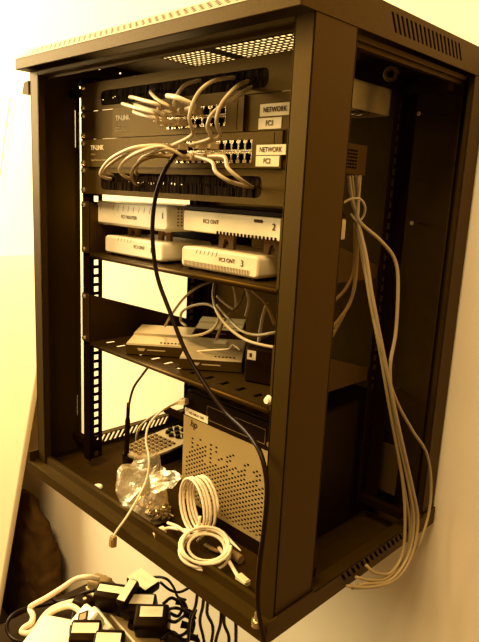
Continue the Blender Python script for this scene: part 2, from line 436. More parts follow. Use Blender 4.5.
text('fine_print', '16-Port Gigabit', .0042, front(.1690, yf, .6010), FAINT, s1); text('fine_print', 'Rackmount Switch', .0042, front(.1690, yf, .5955), FAINT, s1)
mb = MB(); mb.box((.4385, yf-.0003, .5885), (.4392, yf, .6285)); mb.build('seam', HOLE, s1)
s2, yf2 = switch('lower of the two black rack switches, full width of the rack', .083, .517, .5415, .320, .468, .5475, .5765, 12, .18, (.059, .083), (.517, .541), 'b')
text('lettering', 'TP-LINK', .0105, front(.0965, yf2, .5685), PRINT, s2)
text('fine_print', '24-Port', .0042, front(.0970, yf2, .5600), FAINT, s2); text('fine_print', 'Gigabit Rackmount Switch', .0042, front(.0970, yf2, .5510), FAINT, s2)
mb = MB(); mb.box((.5040, yf2-.0003, .5435), (.5047, yf2, .5835)); mb.build('seam', HOLE, s2)
mb = MB()   # ventilation slots of the lower switch, right side
for r in range(6):
    for k in range(5): mb.box((.5149, .190+k*.006, .551+r*.0045), (.5156, .194+k*.006, .5535+r*.0045))
mb.build('side_vents', HOLE, s2)
def paper(x0, z0, x1, z1, y, s, size, t, off=.0028):
    mb = MB(); mb.box((x0, y-.0006, z0), (x1, y, z1)); L = mb.build('paper_label', PAPER, t)
    text('label_print', s, size, front((x0+x1)/2, y-.0007, (z0+z1)/2), INK, L, center=True, sx=.86)
paper(.475, .6035, .5245, .6178, yf+.004, 'NETWORK', .0088, s1); paper(.4735, .5885, .511, .6015, yf+.004, 'FC1', .0088, s1)
paper(.476, .5575, .524, .5695, yf2, 'NETWORK', .0085, s2); paper(.476, .5438, .5145, .5563, yf2, 'FC2', .0085, s2)
mb = MB(); mb.box((.085, yf2-.0002, .5860), (.160, yf2+.004, .5863)); mb.bm.clear()

# ================================================================== SHELVES
def shelf(label, z0, ears):
    t = thing('cantilever_shelf', label, 'shelf', (.3, .2, z0), 'cantilever rack shelves')
    mb = MB()
    y0, y1 = .066, .330; xa, xb = .0815, .5185
    # floor with rows of slots: built from plates and cell rows
    nslot = 13; cw = (xb-xa)/nslot
    mb.box((xa, y0, z0-.0015), (xb, .082, z0)); mb.box((xa, .108, z0-.0015), (xb, y1, z0))
    mb.holes((xa, .082, z0), (cw, 0, 0), (0, .026, 0), nslot, 1, lambda i, j: True, (0, 0, -.0015), (.36, .64, .12, .88))
    mb.tube([(xa, y0, z0-.004), (xb, y0, z0-.004)], .0045, 10, step=1)
    mb.build('shelf_tray', SHELFP, t)
    for s_ in (0, 1):
        mb = MB(); X = (lambda a: a) if s_ == 0 else (lambda a: W-a)
        xs = sorted((X(.0800), X(.0815)))
        mb.prism([(y0-.002, z0-.001), (y1, z0-.001), (y1, z0+.006), (y0-.002, z0+.0875)], 0, xs[0], xs[1])
        mb.build('side_bracket', SHELFP, t)
        mb = MB(); xs = sorted((X(.059), X(.0815))); mb.box((xs[0], PY-.002, z0), (xs[1], PY, z0+.0885), bev=.0004); mb.build('flange', PANELP, t)
        for z in (z0+.006, z0+.0825): screw(X(.0665), z, t)
    return t
shelf('dark slotted rack shelf holding the four pale boxes', .3945, 1)
sh2 = shelf('dark slotted rack shelf holding the modems', .2335, 1)
p = aY(269, 400, .060); mb = MB(); mb.cyl(p, (0, -1, 0), .0065, .006, 14, r2=.004); mb.build('white_bolt', WHITE, sh2)

# ================================================================== PALE BOXES ON THE UPPER SHELF
def rbox(mb, x0, x1, y0, y1, z0, z1, r, mi=0):
    # rounded body, front profile rounded (extruded along y with softened front)
    n = 4
    def lay(y, ins): return [(x, y, z) for x, z in rrect(x0+ins, z0+ins, x1-ins, z1-ins, max(r-ins, .0008), n)]
    L = [lay(y0, r*.45), lay(y0+r*.13, r*.2), lay(y0+r*.45, 0), lay(y1-r*.3, 0), lay(y1, r*.3)]
    k = len(L[0]); P = [p for l in L for p in l]
    Fs = [(a*k+i, a*k+(i+1) % k, (a+1)*k+(i+1) % k, (a+1)*k+i) for a in range(len(L)-1) for i in range(k)]
    mb.poly(P, Fs, mi, True); mb.poly(L[0], [tuple(range(k))], mi, True); mb.poly(L[-1], [tuple(range(k))], mi)
ZS = .3945
def stand(px, py, z0, z1, label, y=.112):
    # low arched foot standing on the lower box and carrying the upper one
    x = aY(px, py, y).x; mb = MB(); w_ = .0155; r = .0062; h = z1-z0
    arch = [(x-w_, z0), (x-r, z0)]+[(x-r*math.cos(PI*k/10), z0+.0015+(h*.62)*math.sin(PI*k/10)) for k in range(11)]+[(x+r, z0), (x+w_, z0), (x+w_, z1), (x-w_, z1)]
    mb.prism(arch, 1, y, y+.006)
    t = mb.build('device_stand', CARD); tag(t, label, 'stand', 'arched stands between the pale boxes')
stand(133, 229, .4283, .4444, 'dark arched stand between the boxes printed FC1 ROUTER and FC1 ONT, left one')
stand(164, 236, .4283, .4444, 'dark arched stand between the boxes printed FC1 ROUTER and FC1 ONT, right one')
stand(226, 241, .4293, .4496, 'dark arched stand between the boxes printed FC2 ONT and FC3 ONT, left one')
stand(272, 247, .4293, .4496, 'dark arched stand between the boxes printed FC2 ONT and FC3 ONT, right one')
def led_slits(mb, x0, dx, n, z0, z1, y, top):
    for k in range(n):
        x = x0+dx*k
        mb.poly([(x, y-.0003, z0), (x+.0012, y-.0003, z0), (x+.004, y-.0003, z1), (x+.0028, y-.0003, z1), (x, y+.0006, z0), (x+.0012, y+.0006, z0), (x+.004, y+.0006, z1), (x+.0028, y+.0006, z1)],
                [(0,1,2,3),(0,1,5,4),(1,2,6,5),(2,3,7,6),(3,0,4,7)])
YB = .080
def leds(parent, mt, x0, dx, n, z0, z1):
    for k in range(n):
        mb = MB(); led_slits(mb, x0+dx*k, dx, 1, z0, z1, YB+.0002, 0); mb.build('indicator_lamp', mt, parent)
mb = MB(); mb.box((.086, .235, ZS), (.25, .300, ZS+.049), bev=.004); tag(mb.build('gap_blocker', BLACK), 'added black block closing the bright gap behind the pale boxes', 'added block')  # unseen block added to keep the bright wall from showing through the gap
r1 = thing('router', 'large pale router box printed FC1 ROUTER, upper left of the four', 'router', (.175, YB, .445), 'pale network boxes')
mb = MB(); rbox(mb, .072, .276, YB, .215, .446, .486, .009); mb.build('body', WHITE, r1)
leds(r1, GREYP, .126, .0145, 8, .471, .4805); leds(r1, GREYP, .088, .01, 1, .470, .4805)
text('label_print', 'FC1 ROUTER', .0075, front(.152, YB-.0002, .4600), CARD, r1); text('digit', '1', .0125, front(.259, YB-.0002, .4660), INK, r1)
mb = MB(); mb.box((.098, YB-.0003, .457), (.101, YB, .463)); mb.box((.105, YB-.0003, .457), (.108, YB, .463)); mb.build('small_icon', PRINT, r1)
mb = MB()
for a in range(7):
    for b in range(6): mb.box((.2757, .098+a*.007, .455+b*.005), (.2762, .101+a*.007, .4572+b*.005))
mb.build('side_vents', CARD, r1)
for x in (.088, .262):
    for y in (.092, .20): mb = MB(); mb.cyl((x, y, .4445), (0, 0, 1), .005, .002, 10); mb.build('foot', CREAM, r1)
r2 = thing('network_terminal', 'small pale box printed FC1 ONT, lower left of the four', 'modem', (.185, YB, ZS), 'pale network boxes')
mb = MB(); rbox(mb, .102, .264, YB, .185, .3985, .428, .0065); mb.build('body', WHITE, r2)
leds(r2, GREYP, .141, .009, 5, .4205, .4265)
text('label_print', 'FC1 ONT', .0072, front(.188, YB-.0002, .4135), CARD, r2); text('digit', '1', .011, front(.232, YB-.0002, .4105), INK, r2)
o2 = thing('network_terminal', 'pale box printed FC2 ONT with a dark top, upper right of the four', 'modem', (.41, YB, .450), 'pale network boxes')
mb = MB(); rbox(mb, .312, .508, YB, .216, .4520, .4815, .003); mb.build('body', CREAM, o2)
mb = MB(); mb.box((.313, YB+.002, .4812), (.507, .214, .4900), bev=.002); mb.build('top_cover', BLACK, o2)
mb = MB()
for k in range(17): mb.box((.385+k*.0068, YB-.0006, .4518), (.3885+k*.0068, YB+.004, .4565))
mb.build('bottom_vents', HOLE, o2)
text('label_print', 'FC2 ONT', .0078, front(.3560, YB-.0002, .4660), INK, o2); text('digit', '2', .0125, front(.4885, YB-.0002, .4655), INK, o2)
mb = MB(); mb.prism(rrect(.456, .4735, .472, .4775, .0018, 4), 1, YB-.0006, YB); mb.build('emblem', INK, o2)
for x in (.322, .498):
    for y in (.092, .20): mb = MB(); mb.cyl((x, y, .4500), (0, 0, 1), .005, .003, 10); mb.build('foot', BLACK, o2)
o3 = thing('network_terminal', 'small pale box printed FC3 ONT, lower right of the four', 'modem', (.39, YB, ZS), 'pale network boxes')
mb = MB(); rbox(mb, .309, .468, YB, .185, .3985, .4290, .0065); mb.build('body', CREAM, o3)
leds(o3, INK, .342, .0085, 6, .4200, .4270)
mb = MB()
for k in range(46): mb.box((.316+k*.0030, YB-.0004, .401), (.3172+k*.0030, YB+.0005, .4085))
mb.build('front_vents', CARD, o3)
text('label_print', 'FC3 ONT', .0078, front(.392, YB-.0002, .4150), INK, o3); text('digit', '3', .0125, front(.435, YB-.0002, .4125), INK, o3)
for o, xs in ((r2, (.114, .25)), (o3, (.321, .455))):
    for x in xs:
        for y in (.09, .175): mb = MB(); mb.cyl((x, y, ZS), (0, 0, 1), .0045, .0045, 10); mb.build('foot', BLACK, o)

# ================================================================== MODEMS ON THE LOWER SHELF
ZM = .2335
def modem(label, x, y, rot, w_, d_, h_=.022, sticker=False):
    t = thing('dsl_modem', label, 'modem', (x, y, ZM), 'silver-topped modems on the lower shelf', (0, 0, rot))
    mb = MB(); mb.prism([(0, .002), (d_, .002), (d_, h_-.002), (.004, h_-.002), (0, h_-.004)], 0, 0, w_); mb.build('base', SWITCHP, t, False)
    # stepped, slightly peaked silver top
    mb = MB(); mb.prism([(.0, h_-.0038), (.004, h_-.0018), (d_*.42, h_+.0005), (d_*.46, h_+.0035), (d_*.98, h_+.0045), (d_, h_-.002)], 0, .0005, w_-.0005); mb.build('top_cover', ZINC if False else TOPM, t, False)
    mb = MB()
    for k in range(6): mb.box((w_*.55+k*w_*.06, d_*.10, h_-.0012), (w_*.55+k*w_*.06+.003, d_*.10+.003, h_-.0002))
    mb.build('indicator', HOLE, t, False)
    mb = MB(); mb.prism([(w_*.22, h_*.40), (w_*.30, h_*.40), (w_*.33, h_*.60), (w_*.19, h_*.60)], 1, -.0006, 0); mb.build('emblem', FAINT, t, False)
    mb = MB(); mb.box((w_*.36, -.0004, h_*.45), (w_*.66, 0, h_*.53)); mb.build('front_print', FAINT, t, False)
    for fx in (.01, w_-.01):
        for fy in (.01, d_-.01): mb = MB(); mb.cyl((fx, fy, 0), (0, 0, 1), .004, .0022, 8); mb.build('foot', BLACK, t, False)
    if sticker: mb = MB(); mb.box((w_*.45, d_*.66, h_+.0040), (w_*.68, d_*.86, h_+.0052)); mb.build('paper_label', CREAM, t, False)
    return t
TOPM = mat('modem_silver', (.62, .46, .22), .3, metal=.5, noise=.04, spec=.5)
modem('silver-topped black modem at the left front of the lower shelf', .188, .066, math.radians(41), .102, .125)
modem('silver-topped black modem with a square sticker, front middle of the lower shelf', .307, .084, math.radians(41), .0985, .115, sticker=True)
modem('small silver-topped modem behind the other two on the lower shelf', .160, .246, math.radians(38), .090, .078)
bx_ = thing('black_adapter_box', 'black box with a square white sticker at the right end of the lower shelf', 'modem', (.412, .122, ZM), None, (0, 0, math.radians(20)))
mb = MB(); mb.box((0, 0, 0), (.095, .10, .054), bev=.003); mb.build('body', BLACK, bx_, False)
mb = MB(); mb.box((.004, -.0006, .036), (.018, 0, .050)); L = mb.build('paper_label', CREAM, bx_, False); mb = MB(); mb.box((.008, -.0009, .040), (.012, -.0006, .046)); mb.build('label_print', INK, L, False)

# ================================================================== SERVER
sv = thing('micro_server', 'small silver perforated server standing at the bottom of the cabinet', 'server', (.405, .2, TF))
SX0, SX1, SY, SD = .3035, .512, .100, .255
SZ = TF
mb = MB(); mb.box((SX0, SY+.006, SZ), (SX1, SY+SD, .196), bev=.003); mb.build('case', BLACK, sv)
nx, nz = 31, 34; pw, pz = (SX1-SX0-.016)/nx, .0037
mb = MB()
gx0, gz0 = SX0+.008, .014
pres = {}
for i in range(nx):
    top = 26+random.uniform(-4.5, 4.5)
    for j in range(nz): pres[i, j] = (i+j) % 2 == 0 and j < top and (j < 20 or random.random() < .75)
mb.holes((gx0, SY, gz0), (pw, 0, 0), (0, 0, pz), nx, nz, lambda i, j: pres[i, j], (0, .0007, 0), (.10, .86, .04, .96))
mb.box((SX0, SY, .0085), (SX1, SY+.003, gz0)); mb.box((SX0, SY, gz0+nz*pz), (SX1, SY+.003, .1535))
mb.box((SX0, SY, gz0), (gx0, SY+.003, gz0+nz*pz)); mb.box((gx0+nx*pw, SY, gz0), (SX1, SY+.003, gz0+nz*pz))
dr = mb.build('perforated_door', SILVER, sv)
mb = MB(); mb.box((SX0+.004, SY+.0032, .0085), (SX1-.004, SY+.0058, .153)); mb.build('door_backing', HOLE, dr)
mb = MB(); z = 5
prof = [(SX0, .154), (SX1, .154), (SX1, .184), (SX1-.010, .1955), (SX0+.010, .1955), (SX0, .186)]
mb.prism(prof, 1, SY, SY+.0058); mb.build('upper_fascia', BLACK, sv)
mb = MB(); 
for a, b in (((SX0+.055, SY-.0006, .1620), (SX0+.178, SY, .1626)), ((SX0+.055, SY-.0006, .1840), (SX0+.178, SY, .1846)), ((SX0+.055, SY-.0006, .1620), (SX0+.0556, SY, .1846)), ((SX0+.1774, SY-.0006, .1620), (SX0+.178, SY, .1846))): mb.box(a, b)
mb.build('disc_drive_outline', GREYP, sv)
mb = MB(); mb.cyl((SX0+.186, SY, .1650), (0, -1, 0), .0035, .002, 12); mb.build('power_button', STEEL, sv)
mb = MB(); mb.box((SX0+.003, SY-.0006, .1555), (SX0+.058, SY, .1675)); L = mb.build('paper_label', PAPER, sv)
text('label_print', '192.168.11.240', .0058, front(SX0+.0305, SY-.0007, .1615), CARD, L, center=True)
mb = MB(); mb.box((SX0, SY+.002, SZ), (SX1, SY+.0058, .0083)); mb.build('base_fascia', BLACK, sv)
text('emblem', 'hp', .0165, front(SX0+.0165, SY-.0003, .1395) @ Matrix(((1, .22, 0, 0), (0, 1, 0, 0), (0, 0, 1, 0), (0, 0, 0, 1))), INK, sv)
mb = MB(); mb.box((.52, .345, .03), (.56, .347, .115)); tag(mb.build('card_sheet', BACKP if False else mat('dark_card', (.05, .028, .006), .8)), 'brown card standing at the back of the cabinet behind the server', 'card')

# ================================================================== CABLES
def plug(p, d, parent, up=(0, 0, 1), mt=PLUG, L=.020, w_=.0112, h_=.0078):
    # modular plug whose front (contacts) points along d
    d = Vector(d).normalized(); up = Vector(up); sx = d.cross(up)
    if sx.length < 1e-3: up = Vector((1, 0, 0)); sx = d.cross(up)
    sx.normalize(); uz = sx.cross(d)
    M = Matrix((sx, d, uz)).transposed().to_4x4(); M.translation = Vector(p)
    mb = MB(); mb.box((-w_/2, 0, -h_/2), (w_/2, L, h_/2), bev=.0007, M=M); mb.box((-.003, L*.25, h_/2), (.003, L*.95, h_/2+.0016), M=M)
    for k in range(8): mb.box((-w_*.42+k*w_*.11, L*.75, -h_/2-.0002), (-w_*.42+k*w_*.11+.0006, L, -h_/2+.0004), 1, M=M)
    o = mb.build('plug', [mt, STEEL], parent)
    return o
def cable(label, pts, r=.0024, mt=CABLE, name='network_cable', group=None, plug_end=None, plug_start=None, cat='cable', step=7, seg=8):
    pts = [Vector(p) for p in pts]
    t = thing(name, label, cat, pts[0], group)
    mb = MB(); mb.tube(pts, r, seg, step=step); mb.build('cord', mt, t)
    if plug_end is not None: plug(pts[-1]-Vector(plug_end).normalized()*.004, plug_end, t)
    if plug_start is not None: plug(pts[0]-Vector(plug_start).normalized()*.004, plug_start, t)
    return t
def Yp(*L): return [aY(*q) for q in L]
INY = (0, 1, 0)
def port_end(key, r, c): p = Vector(PORTX[key, r, c]); return [p+Vector((0, -.022, 0)), p+Vector((0, -.010, 0))]
G1 = 'grey patch cables of the upper switch'; G2 = 'grey patch cables of the lower switch'
def patch(label, pts, key, r, c, mt=CABLE, group=G1, rad=.0025):
    e = port_end(key, r, c)
    cable(label, Yp(*pts)+e, rad, mt, group=group, plug_end=INY)
patch('grey patch cable highest of the left bundle in front of the upper switch', [(136,99,.085),(131,98,.045),(131,97,.02),(142,100,.0),(158,105,.0)], 'a', 1, 0, CABLEP)
patch('grey patch cable with the leftmost bend in front of the upper switch', [(131,104,.085),(125,104,.045),(123,104,.02),(136,108,.0),(155,114,.005)], 'a', 0, 0, CABLEP)
patch('grey patch cable in the middle of the left bundle, second bend from the left', [(140,104,.085),(136,105,.045),(136,105,.02),(148,109,.005),(163,114,.01)], 'a', 0, 1, CABLEP)
patch('grey patch cable lowest of the left bundle across the maker name of the upper switch', [(142,106,.085),(137,110,.045),(134,112,.025),(146,116,.015),(162,119,.02)], 'a', 0, 2, CABLEP)
patch('grey patch cable bending out of the brush left of the thick bright bend', [(157,90,.085),(152,91,.045),(151,93,.02),(158,100,.01),(170,107,.012)], 'a', 1, 2, CABLE)
patch('brightest thick patch cable bend above the ports of the upper switch', [(176,97,.085),(169,96,.03),(168,96,.008),(178,98,-.003),(194,106,.015)], 'a', 1, 4, CABLEP, rad=.0033)
patch('patch cable arching from the top brush down to the left ports of the upper switch', [(207,80,.085),(196,81,.05),(184,86,.03),(175,99,.022),(174,111,.025)], 'a', 1, 1, CABLE)
patch('patch cable in the largest arch from the top brush to the lower switch', [(240,78,.085),(228,78,.045),(211,82,.012),(197,95,-.003),(189.5,117,-.008),(193,134,.004)], 'b', 1, 1, CABLE, G2)
patch('patch cable arching down on the right, inner of the two right arches', [(253,81,.085),(245,82,.05),(234,89,.02),(221,105,.008),(216.5,122,.008),(220,136,.02)], 'b', 1, 6, CABLE, G2)
patch('patch cable arching down on the right, outer of the two right arches', [(255,86,.085),(248,89,.05),(232,100,.02),(214,112,.01),(207.5,126,.010),(211,138,.02)], 'b', 1, 4, CABLE, G2)
patch('patch cable drooping from the lower switch to the lower brush, left of two', [(250,188,.085),(246,186,.05),(229,181,.02),(216,172,.012),(212,162,.02)], 'b', 0, 5, CABLE, G2)
patch('patch cable drooping from the lower switch to the lower brush, right of two', [(255,188,.085),(250,186,.045),(240,179,.02),(228,168,.012),(224.5,157,.02)], 'b', 0, 7, CABLE, G2)
patch('patch cable with the widest loop at the left of the lower switch', [(117,180,.085),(106,178,.045),(100.5,173,.018),(110,159.5,.0),(131,148.5,.0),(152,145.5,.012)], 'b', 1, 0, CABLEP, G2)
patch('patch cable just inside the widest left loop of the lower switch', [(118,177,.085),(110,175,.05),(104,171.5,.022),(116,160,.006),(136,151,.004),(157,146.5,.015)], 'b', 0, 0, CABLE, G2)
patch('pale patch cable third in the left fan of the lower switch', [(136,180,.085),(126,177,.045),(119.5,170,.016),(126,159.5,.004),(142,151,.002),(163,146.5,.016)], 'b', 0, 2, CABLEP, G2)
patch('grey patch cable fourth in the left fan of the lower switch', [(142,178,.085),(136,172,.05),(140,160,.022),(150,154,.012),(168,149,.02)], 'b', 0, 3, CABLE, G2)
patch('dark patch cable innermost in the left fan of the lower switch', [(146,185,.085),(136,184,.045),(131.5,174,.02),(139,162.5,.01),(154,156.5,.018)], 'b', 0, 1, CABLED, G2)
# long black cable from the lower switch, down across the front
cable('long black cable hanging from the lower switch down the front past the post',
      Yp((186,152,.045),(177,154,.03),(164,172,.028),(155,200,.028),(152.5,235,.028),(157,275,.03),(170,312,.03),(186,352,.03),(206,386,.03),(226,412,.025),(245,430,.01),(258,448,-.005),(265,470,-.012),(267,495,-.016),(264,530,-.020),(259,570,-.022),(258,604,-.024),(262,630,-.027),(268,660,-.03),(280,720,-.03),(290,800,-.03)),
      .0031, CABLEK, 'power_cable', step=8)

# cables among the modems on the lower shelf
GM = 'thin cables above the modems'
cable('thin pale cable looping in a ring above the silver modems', Yp((186,326,.13),(181,321,.13),(182,312,.12),(192,306,.12),(206,304,.12),(216,309,.12),(219,318,.12),(214,328,.12),(203,334,.13),(192,336,.14),(184,336,.15)), .0022, CABLE, 'thin_cable', GM)
cable('thin cable curving up from the left modem to the upper shelf', Yp((165,326,.16),(172,314,.15),(184,298,.15),(198,287,.16),(213,281,.2)), .0022, CABLE, 'thin_cable', GM)
cable('thin cable curving from under the shelf across to the right post', Yp((215,280,.17),(213,296,.12),(217,312,.1),(228,327,.1),(244,339,.1),(262,345,.1),(285,349,.11)), .0022, CABLE, 'thin_cable', GM)
cable('thin cable sagging in front of the black box to the right post', Yp((217,305,.15),(230,320,.13),(242,331,.12),(256,335,.12),(272,333,.12),(290,328,.13)), .0022, CABLE, 'thin_cable', GM)
cable('thin cable running slanted from the middle modem up to the ring', Yp((216,340,.16),(220,330,.15),(226,318,.15),(238,306,.18),(246,290,.22)), .0022, CABLED, 'thin_cable', GM)
for i, (lab, a, b, c_) in enumerate((('short cable with a pale sleeve rising left of the others at the back', (217,296,.2), (226,304,.2), (236,311,.2)),
        ('upright cable with a pale sleeve behind the modems', (233,284,.2), (236,297,.2), (236,309,.2)),
        ('upright cable curving right behind the modems', (246,288,.2), (249,300,.2), (246,316,.2)),
        ('slanted cable crossing towards the black box', (252,290,.17), (266,304,.17), (275,325,.17)),
        ('steep cable dropping behind the black box', (267,302,.18), (262,320,.18), (258,346,.16)))):
    cable(lab, Yp(a, b, c_), .0026, CABLE if i != 3 else CABLED, 'thin_cable', GM, step=10)
cable('white wire resting along the middle modem top', Yp((184,353,.125),(205,350.5,.13),(228,349,.14),(233,345,.15),(240,350,.15)), .0012, CABLEP, 'thin_cable', GM)
# antenna lead
al = thing('antenna_lead', 'thin cable with a black sleeve hanging behind the plastic bag', 'cable', aY(127, 453, .13))
mb = MB(); mb.tube(Yp((152,362,.085),(143,374,.09),(134,387,.11),(130,400,.128),(128,412,.13)), .0022, 8); mb.build('cord', CARD, al)
mb = MB(); mb.tube(Yp((128.5,403,.13),(127.5,425,.13),(126.5,456,.13)), lambda t: .0035 if t < .35 else .005, 10); mb.build('sleeve', BLACK, al)
# white lead plugged into the server
wl = thing('white_lead', 'thin white lead from the server top hanging over the cabinet front edge', 'cable', aY(182, 400, .098))
mb = MB(); mb.tube(Yp((182,400,.095),(172,404,.085),(160,412,.075),(149,425,.06),(146,440,.05),(149,458,.04),(147,478,.03),(138,498,.01),(126,518,-.012),(116,532,-.026),(113,540,-.030)), .0018, 8); mb.build('cord', CABLEP, wl)
plug(aY(113.5, 536, -.030), (0.05, -.1, -1), wl, up=(0, -1, 0), L=.017, mt=CABLED, w_=.010)
plug(aY(180, 401, .092), (1, .2, .1), wl, L=.014)
cable('second thin white lead curving behind the label maker', Yp((182,402,.105),(172,405,.11),(160,412,.13),(147,420,.16),(138,430,.18),(136,444,.2)), .0021, CABLEP, 'white_lead')
mb = MB(); mb.box((.2985, .088, .178), (.3035, .1005, .187)); mb.bm.clear()

# ---- cable bundle hanging out of the right side
GB = 'grey cables hanging out of the right side'
outer = [(375,330),(385,370),(395,420),(408,480),(416,520),(410,555),(388,581),(350,587)]
names = ['first', 'second', 'third', 'fourth', 'fifth', 'sixth', 'seventh']
B = [ # upper inside part (px,py,x), outside part, end
 [(352,176,.545),(354,200,.555),(356,216,.56),(362,255,.575),(374,320,.605),(384,372,.614),(393,425,.618),(403,485,.622),(405,525,.624),(402,555,.624),(390,573,.622),(374,572,.618),(366,565,.610)],
 [(356,176,.545),(356,200,.555),(357,216,.56),(366,262,.578),(378,325,.607),(386,370,.616),(396,420,.621),(408,480,.624),(412,520,.626),(407,556,.626),(393,576,.624),(372,580,.618),(356,577,.610)],
 [(349,176,.55),(352,200,.56),(357,217,.565),(364,262,.58),(376,330,.61),(387,372,.618),(397,424,.624),(411,486,.628),(416,525,.630),(411,558,.630),(394,580,.628),(370,587,.622),(347,586,.612)],
 [(358,176,.55),(358,205,.56),(358,220,.57),(366,255,.59),(373,300,.605),(382,345,.616),(389,380,.622),(399,428,.628),(413,490,.632),(418,520,.634),(413,552,.634),(400,575,.630),(380,586,.624),(352,588,.614)],
 [(360,176,.55),(358,208,.565),(360,222,.575),(380,240,.595),(394,258,.605),(398,280,.610),(396,330,.615),(390,372,.619),(396,424,.622),(409,486,.628),(414,522,.630),(408,556,.630),(390,580,.626),(362,584,.616)],
 [(354,190,.55),(357,214,.56),(360,235,.575),(372,300,.60),(384,360,.612),(396,400,.616),(412,430,.618),(426,452,.618),(431,480,.618),(429,512,.620),(419,545,.624),(409,562,.626)],
 [(350,190,.55),(356,214,.56),(361,240,.575),(370,300,.60),(380,350,.612),(390,410,.618),(404,486,.622),(410,530,.624),(404,560,.624),(384,579,.622),(358,585,.614)]]
labs = ['grey cable with the shortest bottom loop below the slotted tray side', 'grey cable with the second shortest bottom loop in the hanging bundle', 'grey cable reaching furthest left at the bottom loop of the bundle',
        'grey cable on the outer right of the tight bundle, lowest loop', 'grey cable bowing out to the right at the tie before joining the bundle', 'single grey cable hanging apart at the far right of the bundle', 'grey cable in the middle of the hanging bundle']
for i, pts in enumerate(B):
    cable(labs[i], [aX(*q) for q in pts], .0023, mat('tan_cable', (.34, .24, .10), .45, noise=.04, spec=.3), 'hanging_cable', GB)
cable('thin cable tie loop around the hanging bundle near the top', [aX(*q) for q in ((343,203,.57),(351,199,.575),(360,199,.58),(365,207,.58),(363,217,.575),(357,221,.57),(351,214,.56))], .0015, CABLE, 'cable_tie', cat='cable tie')
for i, (lab, pts) in enumerate((('dim cable curving left from the bundle to the lower shelf', [(357,222,.56),(357,260,.555),(354,290,.55),(345,312,.54),(331,338,.53)]),
     ('dim cable branching from the bundle towards the post, lower', [(358,222,.565),(356,270,.56),(351,300,.555),(340,318,.55),(328,332,.54)]),
     ('dim short cable branching from the bundle towards the post, upper', [(355,222,.56),(354,268,.555),(346,288,.55),(332,303,.54)]))):
    cable(lab, [aX(*q) for q in pts], .0022, CABLED, 'branch_cable', 'dim cables branching from the bundle')

# ================================================================== THINGS IN THE TRAY
# white cable coil: upright ring tied above a lying ring
cl = thing('cable_coil', 'white network cable wound in a figure of eight in the tray', 'cable', (.40, .05, TF))
mb = MB()
cA = aY(198, 504, .060); rnd = random.Random(3)
pts = []
NT = 5
for k in range(NT*20+1):
    a = 2*PI*k/20; n_ = k/20
    R = .038+.0015*math.sin(n_*2.1); off = (n_-NT/2)*.0062
    u_ = Vector((.84, -.20, .0)).normalized(); v_ = Vector((-.12, .1, 1)).normalized(); nrm = u_.cross(v_)
    pts.append(cA+u_*(R*.95*math.cos(a))+v_*(R*math.sin(a))+nrm*off)
mb.tube(pts, .0022, 8, raw=True)
cB = aZ(205, 551, TF+.026); pts = []
for k in range(5*24+1):
    a = 2*PI*k/24; n_ = k/24
    R = .0305+.004*math.sin(n_*1.7+.5)
    u1, v1 = Vector((.72, .70, 0)), Vector((-.62, .64, .46))
    pts.append(cB+u1*(R*1.05*math.cos(a)+.004*math.sin(n_*3))+v1*(R*.85*math.sin(a)+.003*math.cos(n_*2))+Vector((0, 0, .003*n_-.002)))
    pts[-1].z = max(pts[-1].z, TF+.003)
mb.tube(pts, .0022, 8, raw=True)
mb.build('winding', CABLEP, cl)
mb = MB(); pA = aY(203, 531, .045); mb.tube([pA+Vector((-.012, 0, .006)), pA+Vector((0, -.012, 0)), pA+Vector((.012, -.002, .006)), pA+Vector((.004, .008, .0)), pA+Vector((.0, -.012, -.012))], .0018, 8); mb.build('tie', CABLEP, cl)
mb = MB(); mb.tube([aZ(219, 548, TF+.02), aZ(228, 560, TF+.02), aZ(234, 570, TF+.018), aZ(239, 578, TF+.018)], .0028, 8); mb.tube([aZ(190, 536, TF+.03), aZ(178, 527, TF+.03), aZ(168, 523, TF+.02)], .0026, 8)
mb.tube([aZ(200, 532, TF+.04), aZ(184, 530, TF+.03), aZ(170, 528, TF+.022), aZ(164, 529, TF+.02)], .0026, 8); mb.build('tail', CABLEP, cl)
plug(aZ(238, 576, TF+.018), aZ(246, 583, TF+.017)-aZ(238, 576, TF+.018), cl)
plug(aZ(165, 529, TF+.02), aZ(155, 534, TF+.016)-aZ(165, 529, TF+.02), cl)
# dark lead with a slim plug, behind the coil
dl = thing('dark_lead', 'dark lead with a long moulded plug lying behind the white coil', 'cable', aZ(235, 558, TF+.008))
mb = MB(); mb.tube([aZ(205, 545, TF+.008), aZ(215, 550, TF+.01), aZ(225, 552, TF+.01)], .003, 8); mb.build('cord', GREYP, dl)
mb = MB(); mb.tube([aZ(222, 551, TF+.01), aZ(234, 555, TF+.01), aZ(241, 560, TF+.01)], .0065, 10); mb.build('plug', GREYP, dl)
mb = MB(); a_, b_ = aZ(222, 533, TF+.012), aZ(241, 551, TF+.003); mb.tube([a_, a_.lerp(b_, .5), b_], lambda t: .0032*(1-t)+.001, 8); tag(mb.build('white_strap', WHITE), 'narrow white strap lying against the server foot', 'strap')
# round white cap on the tray floor
p = aZ(98, 487, TF); mb = MB(); mb.cyl(p, (0, 0, 1), .0085, .003, 18, r2=.007); tag(mb.build('round_cap', WHITE), 'round white plastic cap lying on the tray floor at the left', 'cap')
